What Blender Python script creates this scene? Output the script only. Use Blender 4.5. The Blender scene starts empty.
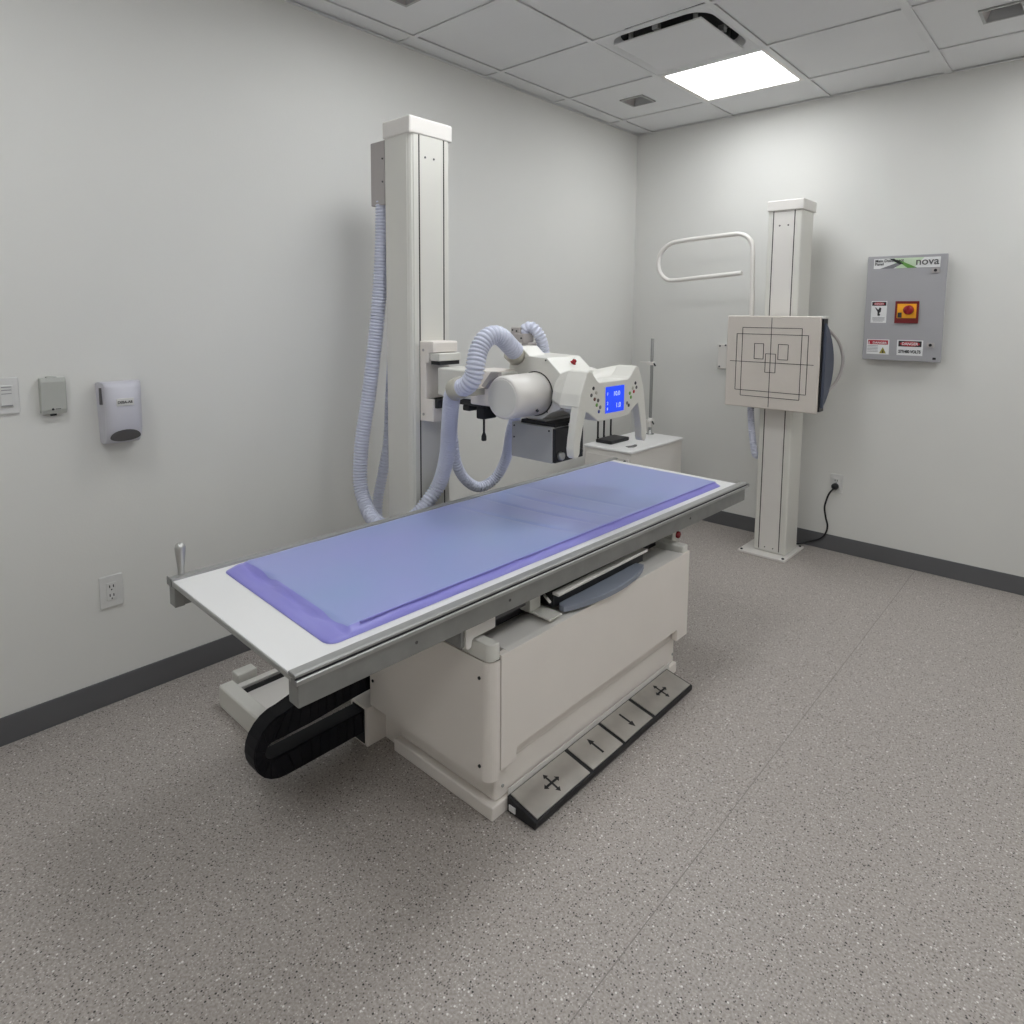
import bpy, bmesh, math, random
from mathutils import Vector, Matrix
random.seed(4)
S = bpy.context.scene
COL = S.collection

# ------------------------------------------------------------------ camera
F, PX, PY = 652.70, 513.07, 376.78
yaw, pitch, roll = -0.73720, -0.09930, 0.00750
CAM = Vector((2.6890, -4.3202, 1.4864))
fwd = Vector((math.sin(yaw)*math.cos(pitch), math.cos(yaw)*math.cos(pitch), math.sin(pitch)))
rt = Vector((math.cos(yaw), -math.sin(yaw), 0)); up = rt.cross(fwd)
r2 = rt*math.cos(roll)+up*math.sin(roll); u2 = -rt*math.sin(roll)+up*math.cos(roll)
cd = bpy.data.cameras.new('camera'); cam = bpy.data.objects.new('camera', cd); COL.objects.link(cam)
M = Matrix((r2, u2, -fwd)).transposed().to_4x4(); M.translation = CAM
cam.matrix_world = M
cd.sensor_width = 36; cd.lens = 36*F/1024
cd.shift_x = (512-PX)/1024; cd.shift_y = (PY-512)/1024
cd.clip_start = .02
S.camera = cam

# ------------------------------------------------------------------ world, light, exposure
wd = bpy.data.worlds.new('world'); S.world = wd; wd.use_nodes = True
wd.node_tree.nodes['Background'].inputs[0].default_value = (.8, .85, .9, 1)
wd.node_tree.nodes['Background'].inputs[1].default_value = .05
S.view_settings.view_transform = 'Standard'; S.view_settings.look = 'None'
S.view_settings.gamma = 1; S.view_settings.use_curve_mapping = False
S.view_settings.exposure = 0.0
CH = 2.793                      # ceiling height
PANEL = 12.5                   # radiance of the ceiling light panels
LIGHTS = [(1, 0), (1, 3), (1, 6), (4, 3), (4, 6), (4, 0)]   # grid cells (i, j) holding a ceiling light

# ------------------------------------------------------------------ materials
def lin(c):
    return tuple(((v/255)/12.92 if v/255 <= .04045 else ((v/255+.055)/1.055)**2.4) for v in c)
def mat(name, rgb, rough=.5, metal=0, spec=.5, var=.04, vscale=6, bump=0, bscale=200, emit=0, coat=0, trans=0):
    m = bpy.data.materials.new(name); m.use_nodes = True
    n = m.node_tree.nodes; l = m.node_tree.links; b = n['Principled BSDF']
    c = lin(rgb)
    b.inputs['Roughness'].default_value = rough; b.inputs['Metallic'].default_value = metal
    b.inputs['Specular IOR Level'].default_value = spec; b.inputs['Coat Weight'].default_value = coat
    tc = n.new('ShaderNodeTexCoord')
    nz = n.new('ShaderNodeTexNoise'); nz.inputs['Scale'].default_value = vscale; nz.inputs['Detail'].default_value = 3
    l.new(tc.outputs['Object'], nz.inputs['Vector'])
    rp = n.new('ShaderNodeValToRGB')
    rp.color_ramp.elements[0].position = .3; rp.color_ramp.elements[1].position = .7
    rp.color_ramp.elements[0].color = tuple(v*(1-var) for v in c)+(1,)
    rp.color_ramp.elements[1].color = tuple(min(1, v*(1+var)) for v in c)+(1,)
    l.new(nz.outputs['Fac'], rp.inputs['Fac']); l.new(rp.outputs['Color'], b.inputs['Base Color'])
    if bump:
        n2 = n.new('ShaderNodeTexNoise'); n2.inputs['Scale'].default_value = bscale; n2.inputs['Detail'].default_value = 4
        l.new(tc.outputs['Object'], n2.inputs['Vector'])
        bp = n.new('ShaderNodeBump'); bp.inputs['Strength'].default_value = bump; bp.inputs['Distance'].default_value = .002
        l.new(n2.outputs['Fac'], bp.inputs['Height']); l.new(bp.outputs['Normal'], b.inputs['Normal'])
    if emit:
        l.new(rp.outputs['Color'], b.inputs['Emission Color']); b.inputs['Emission Strength'].default_value = emit
    return m

M_WALL = mat('wall paint', (221, 220, 216), .75, var=.015, vscale=1.5, bump=.15, bscale=120)
M_CEIL = mat('ceiling tile', (226, 226, 226), .9, var=.02, vscale=2, bump=.3, bscale=260)
M_TBAR = mat('ceiling grid', (222, 222, 222), .5)
M_BASE = mat('rubber baseboard', (96, 96, 98), .5, var=.03)
M_WHITE = mat('white enamel', (226, 222, 217), .35, var=.01)
M_CREAM = mat('cream enamel', (236, 229, 222), .4, var=.012)
M_PLATEF = mat('warm grey image plate', (214, 206, 197), .45, var=.012)
M_HEAD = mat('warm white plastic', (220, 218, 211), .38, var=.01)
M_TOP = mat('white laminate', (232, 231, 230), .3, var=.01)
M_BOXG = mat('grey putty metal', (176, 170, 168), .5, var=.02)
M_ALU = mat('brushed aluminium', (172, 172, 170), .38, metal=.55, var=.05, vscale=30)
M_ALUD = mat('dark aluminium', (148, 149, 147), .42, metal=.6, var=.08, vscale=14)
M_STEEL = mat('polished steel', (190, 190, 188), .34, metal=.9)
M_PAD = mat('pedal pad steel', (190, 186, 180), .28, metal=.6, var=.12, vscale=9)
M_BLACK = mat('black plastic', (22, 22, 26), .45)
M_CHAIN = mat('black cable chain', (14, 14, 22), .6, spec=.3)
M_LINE = mat('black line print', (40, 38, 38), .6)
M_SEAM = mat('dark seam', (52, 50, 46), .8)
M_COLL = mat('grey collimator metal', (172, 172, 170), .45, var=.03)
M_HOSE = mat('pale lavender hose plastic', (208, 211, 228), .38, var=.02)
M_CLAMP = mat('beige clamp', (184, 180, 168), .45)
M_GREYH = mat('slate grey plastic', (138, 144, 157), .5, var=.02)
M_SLATE = mat('dark slate plastic', (78, 84, 100), .5, var=.02)
M_RED = mat('red plastic', (150, 24, 34), .25)
M_DISP = mat('dispenser plastic', (200, 199, 208), .28, var=.01)
M_SMOKE = mat('smoked grey plastic', (98, 96, 98), .2)
M_TSTAT = mat('sage grey plastic', (176, 177, 171), .45)
M_PLATE = mat('white plate plastic', (214, 213, 211), .35)
M_PANEL = mat('grey powder coat', (164, 163, 166), .42, var=.02)
M_LCD = mat('blue screen', (22, 66, 235), .2, var=.08, vscale=12, emit=.75)
M_LCDT = mat('screen glyphs', (170, 190, 255), .3, emit=.9)
M_PAPER = mat('white label', (226, 226, 226), .5)
M_INK = mat('label ink', (35, 35, 38), .5)
M_INKG = mat('grey label ink', (120, 120, 124), .5)
M_DRED = mat('label red', (176, 28, 48), .45)
M_MAROON = mat('switch plate maroon', (112, 12, 18), .4)
M_YEL = mat('switch yellow', (248, 170, 30), .4)
M_GREEN = mat('label green', (96, 150, 66), .5)
M_DGREEN = mat('label dark green', (34, 44, 38), .5)
M_PALEG = mat('label pale green', (196, 214, 186), .5)
M_TRI = mat('warning triangle', (150, 140, 60), .5)
M_PGREEN = mat('key green', (110, 160, 70), .4)
M_PBLUE = mat('key blue', (60, 70, 150), .4)
M_PBRN = mat('key brown', (110, 70, 55), .4)
M_DARKIN = mat('dark interior', (70, 70, 72), .8)
M_LAMPIN = mat('downlight inside', (165, 165, 165), .5)

# pad fabric: violet vinyl, bluer on the top than at the sides
def pad_mat(name, rgb, rgb2):
    m = mat(name, rgb, .33, var=0, vscale=2.2, bump=0)
    n = m.node_tree.nodes; l = m.node_tree.links
    rp = [x for x in n if x.type == 'VALTORGB'][0]
    rp.color_ramp.elements[0].color = lin(rgb)+(1,); rp.color_ramp.elements[1].color = lin(rgb2)+(1,)
    rp.color_ramp.elements[0].position = .35; rp.color_ramp.elements[1].position = .65
    n['Principled BSDF'].inputs['Sheen Weight'].default_value = .15
    return m
M_PADTOP = pad_mat('pad top vinyl', (150, 157, 212), (144, 161, 208))
M_PADSIDE = pad_mat('pad violet vinyl', (134, 130, 208), (142, 140, 214))

def floor_mat():
    m = bpy.data.materials.new('speckled vinyl floor'); m.use_nodes = True
    n = m.node_tree.nodes; l = m.node_tree.links; b = n['Principled BSDF']
    b.inputs['Roughness'].default_value = .42; b.inputs['Specular IOR Level'].default_value = .4
    tc = n.new('ShaderNodeTexCoord')
    base = n.new('ShaderNodeTexNoise'); base.inputs['Scale'].default_value = 1.3; base.inputs['Detail'].default_value = 5
    l.new(tc.outputs['Object'], base.inputs['Vector'])
    fine = n.new('ShaderNodeTexNoise'); fine.inputs['Scale'].default_value = 150; fine.inputs['Detail'].default_value = 2
    l.new(tc.outputs['Object'], fine.inputs['Vector'])
    rp = n.new('ShaderNodeValToRGB'); l.new(fine.outputs['Fac'], rp.inputs['Fac'])
    rp.color_ramp.elements[0].position = .35; rp.color_ramp.elements[1].position = .65
    rp.color_ramp.elements[0].color = lin((156, 148, 142))+(1,); rp.color_ramp.elements[1].color = lin((184, 176, 170))+(1,)
    prev = rp.outputs['Color']
    def flecks(prev, scale, thr, soft, col, pick_lo, pick_hi):
        v = n.new('ShaderNodeTexVoronoi'); v.inputs['Scale'].default_value = scale; v.inputs['Randomness'].default_value = 1
        l.new(tc.outputs['Object'], v.inputs['Vector'])
        sep = n.new('ShaderNodeSeparateColor'); l.new(v.outputs['Color'], sep.inputs[0])
        a = n.new('ShaderNodeMath'); a.operation = 'COMPARE'
        a.inputs[1].default_value = (pick_lo+pick_hi)/2; a.inputs[2].default_value = (pick_hi-pick_lo)/2
        l.new(sep.outputs[0], a.inputs[0])
        d = n.new('ShaderNodeMapRange'); d.inputs['From Min'].default_value = thr+soft; d.inputs['From Max'].default_value = thr-soft
        l.new(v.outputs['Distance'], d.inputs['Value'])
        mu = n.new('ShaderNodeMath'); mu.operation = 'MULTIPLY'; l.new(a.outputs[0], mu.inputs[0]); l.new(d.outputs[0], mu.inputs[1])
        mx = n.new('ShaderNodeMix'); mx.data_type = 'RGBA'
        l.new(mu.outputs[0], mx.inputs['Factor']); l.new(prev, mx.inputs['A']); mx.inputs['B'].default_value = lin(col)+(1,)
        return mx.outputs['Result']
    prev = flecks(prev, 170, .34, .10, (100, 94, 90), .0, .26)
    prev = flecks(prev, 190, .34, .10, (206, 201, 196), .3, .56)
    prev = flecks(prev, 105, .25, .06, (56, 51, 49), .0, .13)
    prev = flecks(prev, 100, .26, .06, (228, 225, 221), .5, .62)
    mx = n.new('ShaderNodeMix'); mx.data_type = 'RGBA'; mx.blend_type = 'MULTIPLY'; mx.inputs['Factor'].default_value = 1
    r2_ = n.new('ShaderNodeValToRGB'); l.new(base.outputs['Fac'], r2_.inputs['Fac'])
    r2_.color_ramp.elements[0].color = (.93, .93, .93, 1); r2_.color_ramp.elements[1].color = (1, 1, 1, 1)
    l.new(prev, mx.inputs['A']); l.new(r2_.outputs['Color'], mx.inputs['B'])
    l.new(mx.outputs['Result'], b.inputs['Base Color'])
    return m
M_FLOOR = floor_mat()

# ------------------------------------------------------------------ mesh helpers
def box(bm, x0, x1, y0, y1, z0, z1, bev=0, seg=2, mi=0):
    x0, x1 = min(x0, x1), max(x0, x1); y0, y1 = min(y0, y1), max(y0, y1); z0, z1 = min(z0, z1), max(z0, z1)
    v = [bm.verts.new(p) for p in [(x0,y0,z0),(x1,y0,z0),(x1,y1,z0),(x0,y1,z0),(x0,y0,z1),(x1,y0,z1),(x1,y1,z1),(x0,y1,z1)]]
    fs = [bm.faces.new([v[i] for i in q]) for q in [(0,3,2,1),(4,5,6,7),(0,1,5,4),(1,2,6,5),(2,3,7,6),(3,0,4,7)]]
    for f in fs: f.material_index = mi
    if bev:
        es = list({e for f in fs for e in f.edges})
        bmesh.ops.bevel(bm, geom=es, offset=bev, segments=seg, affect='EDGES', profile=.5)
    return fs
def prism(bm, poly, axis, a, b, bev=0, seg=2, mi=0):
    """extrude a closed outline along axis; outline coordinates are the two other axes in x,y,z order"""
    def P(u, v, t):
        return {'x': (t, u, v), 'y': (u, t, v), 'z': (u, v, t)}[axis]
    A = [bm.verts.new(P(u, v, a)) for u, v in poly]; B = [bm.verts.new(P(u, v, b)) for u, v in poly]
    n = len(poly); fs = [bm.faces.new(A), bm.faces.new(B[::-1])]
    for i in range(n): fs.append(bm.faces.new([A[i], B[i], B[(i+1) % n], A[(i+1) % n]]))
    for f in fs: f.material_index = mi
    bmesh.ops.recalc_face_normals(bm, faces=fs)
    if bev:
        es = list({e for f in fs[:2] for e in f.edges})
        bmesh.ops.bevel(bm, geom=es, offset=bev, segments=seg, affect='EDGES', profile=.5)
    return fs
def cyl(bm, p0, p1, r0, r1=None, seg=24, mi=0, bev=0):
    r1 = r0 if r1 is None else r1
    rings = [(0, r0), (1, r1)] if not bev else None
    p0, p1 = Vector(p0), Vector(p1); L = (p1-p0).length
    prof = [(0, r0), (L, r1)] if not bev else [(0, r0-bev), (bev*.3, r0-bev*.3), (bev, r0), (L-bev, r1), (L-bev*.3, r1-bev*.3), (L, r1-bev)]
    lathe(bm, p0, (p1-p0), prof, seg, mi)
def lathe(bm, o, d, prof, seg=24, mi=0):
    o = Vector(o); d = Vector(d).normalized(); a = d.orthogonal().normalized(); b = d.cross(a)
    R = []
    for h, r in prof:
        R.append([bm.verts.new(o+d*h+(a*math.cos(t)+b*math.sin(t))*max(r, 1e-5)) for t in [2*math.pi*k/seg for k in range(seg)]])
    fs = []
    for i in range(len(R)-1):
        for k in range(seg): fs.append(bm.faces.new([R[i][k], R[i][(k+1) % seg], R[i+1][(k+1) % seg], R[i+1][k]]))
    for f in fs: f.smooth = True
    fs += [bm.faces.new(R[0][::-1]), bm.faces.new(R[-1])]
    for f in fs: f.material_index = mi
def catmull(pts, step):
    pts = [Vector(p) for p in pts]; P = [pts[0]*2-pts[1]]+pts+[pts[-1]*2-pts[-2]]
    out = []
    for i in range(1, len(P)-2):
        p0, p1, p2, p3 = P[i-1:i+3]
        for k in range(24):
            t = k/24
            out.append(.5*((2*p1)+(-p0+p2)*t+(2*p0-5*p1+4*p2-p3)*t*t+(-p0+3*p1-3*p2+p3)*t**3))
    out.append(pts[-1])
    # resample to an even step
    res = [out[0]]; acc = 0; last = out[0]
    for q in out[1:]:
        while (q-last).length >= step:
            last = last+(q-last).normalized()*step; res.append(last)
    res.append(out[-1]) if (out[-1]-res[-1]).length > step*.3 else None
    return res
def tube(bm, pts, r, seg=12, mi=0, step=None, radf=None, cap=True):
    pts = catmull(pts, step) if step else [Vector(p) for p in pts]
    n = len(pts); prevN = None; R = []
    for i, p in enumerate(pts):
        t = (pts[min(i+1, n-1)]-pts[max(i-1, 0)]).normalized()
        N = t.orthogonal().normalized() if prevN is None else (prevN-t*prevN.dot(t)).normalized()
        prevN = N; B = t.cross(N); rr = radf(i) if radf else r
        R.append([bm.verts.new(p+(N*math.cos(a)+B*math.sin(a))*rr) for a in [2*math.pi*k/seg for k in range(seg)]])
    for i in range(n-1):
        for k in range(seg):
            f = bm.faces.new([R[i][k], R[i][(k+1) % seg], R[i+1][(k+1) % seg], R[i+1][k]]); f.smooth = True; f.material_index = mi
    if cap:
        for f in (bm.faces.new(R[0][::-1]), bm.faces.new(R[-1])): f.material_index = mi
def hose_bm(pts, r):
    bm = bmesh.new(); st = .0023
    prof = [1.0, 1.0, 1.0, .90, .80, .90]     # one ring every six slices
    tube(bm, pts, r, seg=20, step=st, radf=lambda i: r*prof[i % 6])
    return bm
def quad(bm, pts, mi=0):
    f = bm.faces.new([bm.verts.new(p) for p in pts]); f.material_index = mi; return f
SPLIT = {'screw', 'edge_band', 'hanger', 'anchor_bolt', 'foot', 'trim_bar', 'rail_end_cap', 'track_groove', 'seam', 'console_shoulder', 'marking', 'slot', 'clamp_jaw'}
def islands(bm):
    seen = set(); out = []
    for v in bm.verts:
        if v in seen: continue
        st = [v]; seen.add(v); grp = []
        while st:
            q = st.pop(); grp.append(q)
            for e in q.link_edges:
                w = e.other_vert(q)
                if w not in seen: seen.add(w); st.append(w)
        out.append(grp)
    return out
def obj(name, bm, mats, parent=None, origin=None, recalc=True):
    if parent and name in SPLIT:
        isl = islands(bm)
        if len(isl) > 1:
            first_ = None
            for grp in isl:
                b2 = bmesh.new(); mp = {v: b2.verts.new(v.co) for v in grp}
                for f in {f for v in grp for f in v.link_faces}:
                    nf = b2.faces.new([mp[v] for v in f.verts]); nf.smooth = f.smooth; nf.material_index = f.material_index
                o = _obj(name, b2, mats, parent, origin, recalc); first_ = first_ or o
            bm.free(); return first_
    return _obj(name, bm, mats, parent, origin, recalc)
def _obj(name, bm, mats, parent=None, origin=None, recalc=True):
    if recalc: bmesh.ops.recalc_face_normals(bm, faces=bm.faces)
    me = bpy.data.meshes.new(name); bm.to_mesh(me); bm.free()
    for m in (mats if isinstance(mats, (list, tuple)) else [mats]): me.materials.append(m)
    o = bpy.data.objects.new(name, me); COL.objects.link(o)
    if parent:
        o.parent = parent
        off = -world_loc(parent)
    else:
        off = -(Vector(origin) if origin else Vector((0, 0, 0)))
        o.location = -off
    if off.length: me.transform(Matrix.Translation(off))
    return o
def world_loc(o):
    v = Vector((0, 0, 0))
    while o: v += o.location; o = o.parent
    return v
def B(name, m, parent, *a, **k):            # one-box part
    bm = bmesh.new(); box(bm, *a, **k); return obj(name, bm, m, parent)
def thing(name, label, cat, loc, group=None):
    o = bpy.data.objects.new(name, None); COL.objects.link(o); o.location = loc; o.empty_display_size = .1
    tag(o, label, cat, group); return o
def tag(o, label, cat, group=None):
    o['label'] = label; o['category'] = cat
    if group: o['group'] = group
    return o
def struct(name, bm, m, recalc=True):
    o = obj(name, bm, m, recalc=recalc); o['kind'] = 'structure'; return o
def text(name, body, size, m, parent, loc, face, sx=1, align='LEFT', ext=.0004, bold=0):
    """lettering laid on a face: '-y', '+x' looking at that face"""
    c = bpy.data.curves.new(name, 'FONT'); c.body = body; c.size = size; c.extrude = ext; c.align_x = align; c.offset = bold
    o = bpy.data.objects.new('t', c); COL.objects.link(o)
    dg = bpy.context.evaluated_depsgraph_get(); me = bpy.data.meshes.new_from_object(o.evaluated_get(dg))
    bpy.data.objects.remove(o); bpy.data.curves.remove(c)
    me.transform(Matrix.Diagonal((sx, 1, 1, 1)))
    R = Matrix(((1,0,0),(0,0,-1),(0,1,0))) if face == '-y' else Matrix(((0,0,1),(1,0,0),(0,1,0)))
    me.transform(Matrix.Translation(Vector(loc)-world_loc(parent)) @ R.to_4x4())
    me.name = name; me.materials.clear(); me.materials.append(m)
    o = bpy.data.objects.new(name, me); COL.objects.link(o); o.parent = parent
    return o

# ------------------------------------------------------------------ the room
XR, YF = 3.75, -5.6        # right wall, wall behind the camera
T = .61; GX, GY = .1192, .3883
bm = bmesh.new(); box(bm, -.15, XR+.15, YF-.15, .15, -.1, 0); struct('floor', bm, M_FLOOR)
bm = bmesh.new(); box(bm, -.12, 0, YF, .12, 0, CH+.3); struct('wall_left', bm, M_WALL)
bm = bmesh.new(); box(bm, 0, XR, 0, .12, 0, CH+.3); struct('wall_back', bm, M_WALL)
bm = bmesh.new(); box(bm, XR, XR+.12, YF, .12, 0, CH+.3); struct('wall_right', bm, M_WALL)
bm = bmesh.new(); box(bm, -.12, XR+.12, YF-.12, YF, 0, CH+.3); struct('wall_front', bm, M_WALL)
bm = bmesh.new(); box(bm, 0, .006, YF, 0, 0, .1, .0015, 1); struct('baseboard_left', bm, M_BASE)
bm = bmesh.new(); box(bm, .006, XR, -.006, 0, 0, .1, .0015, 1); struct('baseboard_back', bm, M_BASE)
bm = bmesh.new(); box(bm, XR-.006, XR, YF, -.006, 0, .1); struct('baseboard_right', bm, M_BASE)
# welded seam in the sheet floor
bm = bmesh.new(); box(bm, 1.9563, 1.9590, YF, -.006, 0, .0006); struct('trim_1', bm, mat('floor seam weld', (140, 133, 128), .6))

holes = {}
def add_hole(i, j, kind): holes[(i, j)] = kind
for c in LIGHTS: add_hole(c[0], c[1], 'light')
add_hole(1, 1, 'diffuser')
DOWN = [(0, 0), (3, 0), (0, 3)]
for c in DOWN: add_hole(c[0], c[1], 'down')
HW = .080
bm = bmesh.new()
nx = int((XR-GX)/T)+1; ny = int((-YF-GY)/T)+1
xs = [0]+[GX+T*i for i in range(nx+1) if GX+T*i < XR]+[XR]
ys = [0]+[GY+T*j for j in range(ny+1) if GY+T*j < -YF]+[-YF]
bw = .012
for a in range(len(xs)-1):
    for b in range(len(ys)-1):
        x0, x1, y0, y1 = xs[a]+(bw if a else 0), xs[a+1]-(bw if a < len(xs)-2 else 0), -(ys[b]+(bw if b else 0)), -(ys[b+1]-(bw if b < len(ys)-2 else 0))
        k = holes.get((a-1, b-1))
        if k in ('light', 'diffuser'): continue
        z = CH+.007; g_ = .0022; x0 += g_*(a > 0); x1 -= g_*(a < len(xs)-2); y0 -= g_*(b > 0); y1 += g_*(b < len(ys)-2)
        if k == 'down':
            cx, cy = (x0+x1)/2, (y0+y1)/2
            box(bm, x0, cx-HW, y0, y1, z, z+.015); box(bm, cx+HW, x1, y0, y1, z, z+.015)
            box(bm, cx-HW, cx+HW, y0, cy+HW, z, z+.015); box(bm, cx-HW, cx+HW, cy-HW, y1, z, z+.015)
        else:
            box(bm, x0, x1, y0, y1, z, z+.015)
# grid bars: main runners run the length of the room, cross tees between them
for i, x in enumerate(xs[1:-1]):
    w = bw*(1.55 if i == 3 else 1)
    box(bm, x-w, x+w, YF, 0, CH, CH+.004, mi=1)
    box(bm, x-w*.3, x+w*.3, YF, 0, CH+.004, CH+.03, mi=1)
for y in ys[1:-1]:
    for a in range(len(xs)-1):
        box(bm, xs[a]+(bw if a else 0), xs[a+1]-(bw if a < len(xs)-2 else 0), -y-bw, -y+bw, CH+.0007, CH+.0055, mi=1)
# wall angle
box(bm, 0, .018, YF, 0, CH-.001, CH+.002, mi=1); box(bm, .018, XR, -.018, 0, CH-.001, CH+.002, mi=1)
# structural deck above
box(bm, 0, XR, YF, 0, CH+.25, CH+.3)
struct('ceiling', bm, [M_CEIL, M_TBAR])

# ------------------------------------------------------------------ ceiling lights
def cell(i, j): return GX+T*i, GX+T*(i+1), -(GY+T*j), -(GY+T*(j+1))
m_diff = bpy.data.materials.new('lit diffuser'); m_diff.use_nodes = True
nn = m_diff.node_tree.nodes; ll = m_diff.node_tree.links
b_ = nn['Principled BSDF']; b_.inputs['Base Color'].default_value = (.8, .8, .8, 1)
tc = nn.new('ShaderNodeTexCoord'); wv = nn.new('ShaderNodeTexNoise'); wv.inputs['Scale'].default_value = 3.2; wv.inputs['Detail'].default_value = 1
ll.new(tc.outputs['Object'], wv.inputs['Vector'])
mr = nn.new('ShaderNodeMapRange'); mr.inputs['To Min'].default_value = PANEL*.85; mr.inputs['To Max'].default_value = PANEL*1.1
ll.new(wv.outputs['Fac'], mr.inputs['Value']); ll.new(mr.outputs[0], b_.inputs['Emission Strength'])
b_.inputs['Emission Color'].default_value = (.952, .982, 1, 1)
first = None
lab = {(1, 0): 'lit square ceiling light panel near the back wall, beside the square air diffuser',
       (1, 3): 'lit square ceiling light panel above the examination table',
       (1, 6): 'lit square ceiling light panel nearest the camera end, above the left wall',
       (4, 0): 'lit square ceiling light panel near the back wall, to the right of the frame',
       (4, 3): 'lit square ceiling light panel to the right of the examination table',
       (4, 6): 'lit square ceiling light panel behind the camera'}
for (i, j) in LIGHTS:
    x0, x1, y0, y1 = cell(i, j); cx, cy = (x0+x1)/2, (y0+y1)/2
    t = thing('ceiling_light', lab[(i, j)], 'ceiling light', (cx, cy, CH))
    if first is None:
        bm = bmesh.new(); h = T/2-.012
        for s in (-1, 1):
            box(bm, cx-h, cx+h, cy+s*h, cy+s*(h-.022), CH+.001, CH+.012, .001, 1)
            box(bm, cx+s*h, cx+s*(h-.022), cy-h+.022, cy+h-.022, CH+.001, CH+.012, .001, 1)
        box(bm, cx-h, cx+h, cy-h, cy+h, CH+.05, CH+.06)
        fr = obj('frame', bm, M_WHITE, t)
        bm = bmesh.new(); g = h-.022; box(bm, cx-g, cx+g, cy-g, cy+g, CH+.006, CH+.010); df = obj('diffuser', bm, m_diff, t)
        first = (fr, df)
    else:
        for s in first:
            c = s.copy(); COL.objects.link(c); c.parent = t
for (i, j) in [(1, 3)]: pass

# ------------------------------------------------------------------ air diffuser
x0, x1, y0, y1 = cell(1, 1); cx, cy = (x0+x1)/2, (y0+y1)/2; h = T/2-.011
t = thing('air_diffuser', 'square plaque air diffuser with a dark gap around its plate, beside the lit ceiling light', 'air diffuser', (cx, cy, CH))
bm = bmesh.new()
def rr(hw, rad, z, seg=8):
    out = []
    for q, (sx, sy) in enumerate([(1, 1), (-1, 1), (-1, -1), (1, -1)]):
        for k in range(seg+1):
            a = math.pi/2*(q+k/seg)
            out.append(bm.verts.new((cx+sx*(hw-rad)+math.cos(a)*rad, cy+sy*(hw-rad)+math.sin(a)*rad, z)))
    return out
loops = [rr(h, .001, CH+.003), rr(h-.012, .02, CH+.003), rr(h-.035, .10, CH+.012), rr(h-.055, .12, CH+.045), rr(h-.075, .12, CH+.085), rr(.02, .01, CH+.09)]
for a, b in zip(loops, loops[1:]):
    n = len(a)
    for k in range(n):
        f = bm.faces.new([a[k], a[(k+1) % n], b[(k+1) % n], b[k]]); f.smooth = False
        f.material_index = 1 if a is loops[3] or a is loops[4] else 0
bm.faces.new(loops[-1]).material_index = 1
obj('cone', bm, [M_CEIL, M_DARKIN], t)
B('plaque', M_CEIL, t, cx-.227, cx+.227, cy-.227, cy+.227, CH-.010, CH-.002, bev=.002)
bm = bmesh.new()
for sx, sy in ((-1, -1), (1, -1), (-1, 1), (1, 1)): cyl(bm, (cx+sx*.17, cy+sy*.17, CH+.004), (cx+sx*.17, cy+sy*.17, CH+.09), .012, seg=12)
for sx, sy in ((0, -1), (-1, 0), (0, 1), (1, 0)): box(bm, cx+sx*.22-.015, cx+sx*.22+.015, cy+sy*.22-.015, cy+sy*.22+.015, CH+.004, CH+.03)
obj('hanger', bm, M_ALU, t)

# unlit recessed downlights
dl = {(0, 0): 'unlit square recessed downlight in the ceiling tile in the far corner, beside the lit light',
      (3, 0): 'unlit square recessed downlight at the top right, near the back wall',
      (0, 3): 'unlit square recessed downlight at the top edge, above the floor-to-ceiling tube column'}
for (i, j) in DOWN:
    x0, x1, y0, y1 = cell(i, j); cx, cy = (x0+x1)/2, (y0+y1)/2
    if (i, j) == (0, 3): dl[(i, j)] = 'unlit square recessed downlight at the top edge of the photo, above the tube stand'
    t = thing('recessed_downlight', dl[(i, j)], 'ceiling fixture', (cx, cy, CH), 'unlit square downlights in the ceiling')
    bm = bmesh.new()
    for s in (-1, 1):
        box(bm, cx-HW, cx+HW, cy+s*HW, cy+s*(HW-.012), CH-.001, CH+.006)
        box(bm, cx+s*HW, cx+s*(HW-.012), cy-HW+.012, cy+HW-.012, CH-.001, CH+.006)
    obj('trim_ring', bm, M_ALU, t)
    bm = bmesh.new(); g = HW-.012; k = .035
    lo = [(cx-g, cy-g, CH+.002), (cx+g, cy-g, CH+.002), (cx+g, cy+g, CH+.002), (cx-g, cy+g, CH+.002)]
    hi = [(cx-k, cy-k, CH+.08), (cx+k, cy-k, CH+.08), (cx+k, cy+k, CH+.08), (cx-k, cy+k, CH+.08)]
    for a in range(4): quad(bm, [lo[a], lo[(a+1) % 4], hi[(a+1) % 4], hi[a]], a % 2)
    quad(bm, hi, 1); obj('reflector', bm, [M_LAMPIN, M_BOXG], t)

# ------------------------------------------------------------------ x-ray table
tb = thing('x_ray_table', 'white floating-top examination table with a cream pedestal base and grey side rails', 'examination table', (1.2, -2.5, 0))
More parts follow.
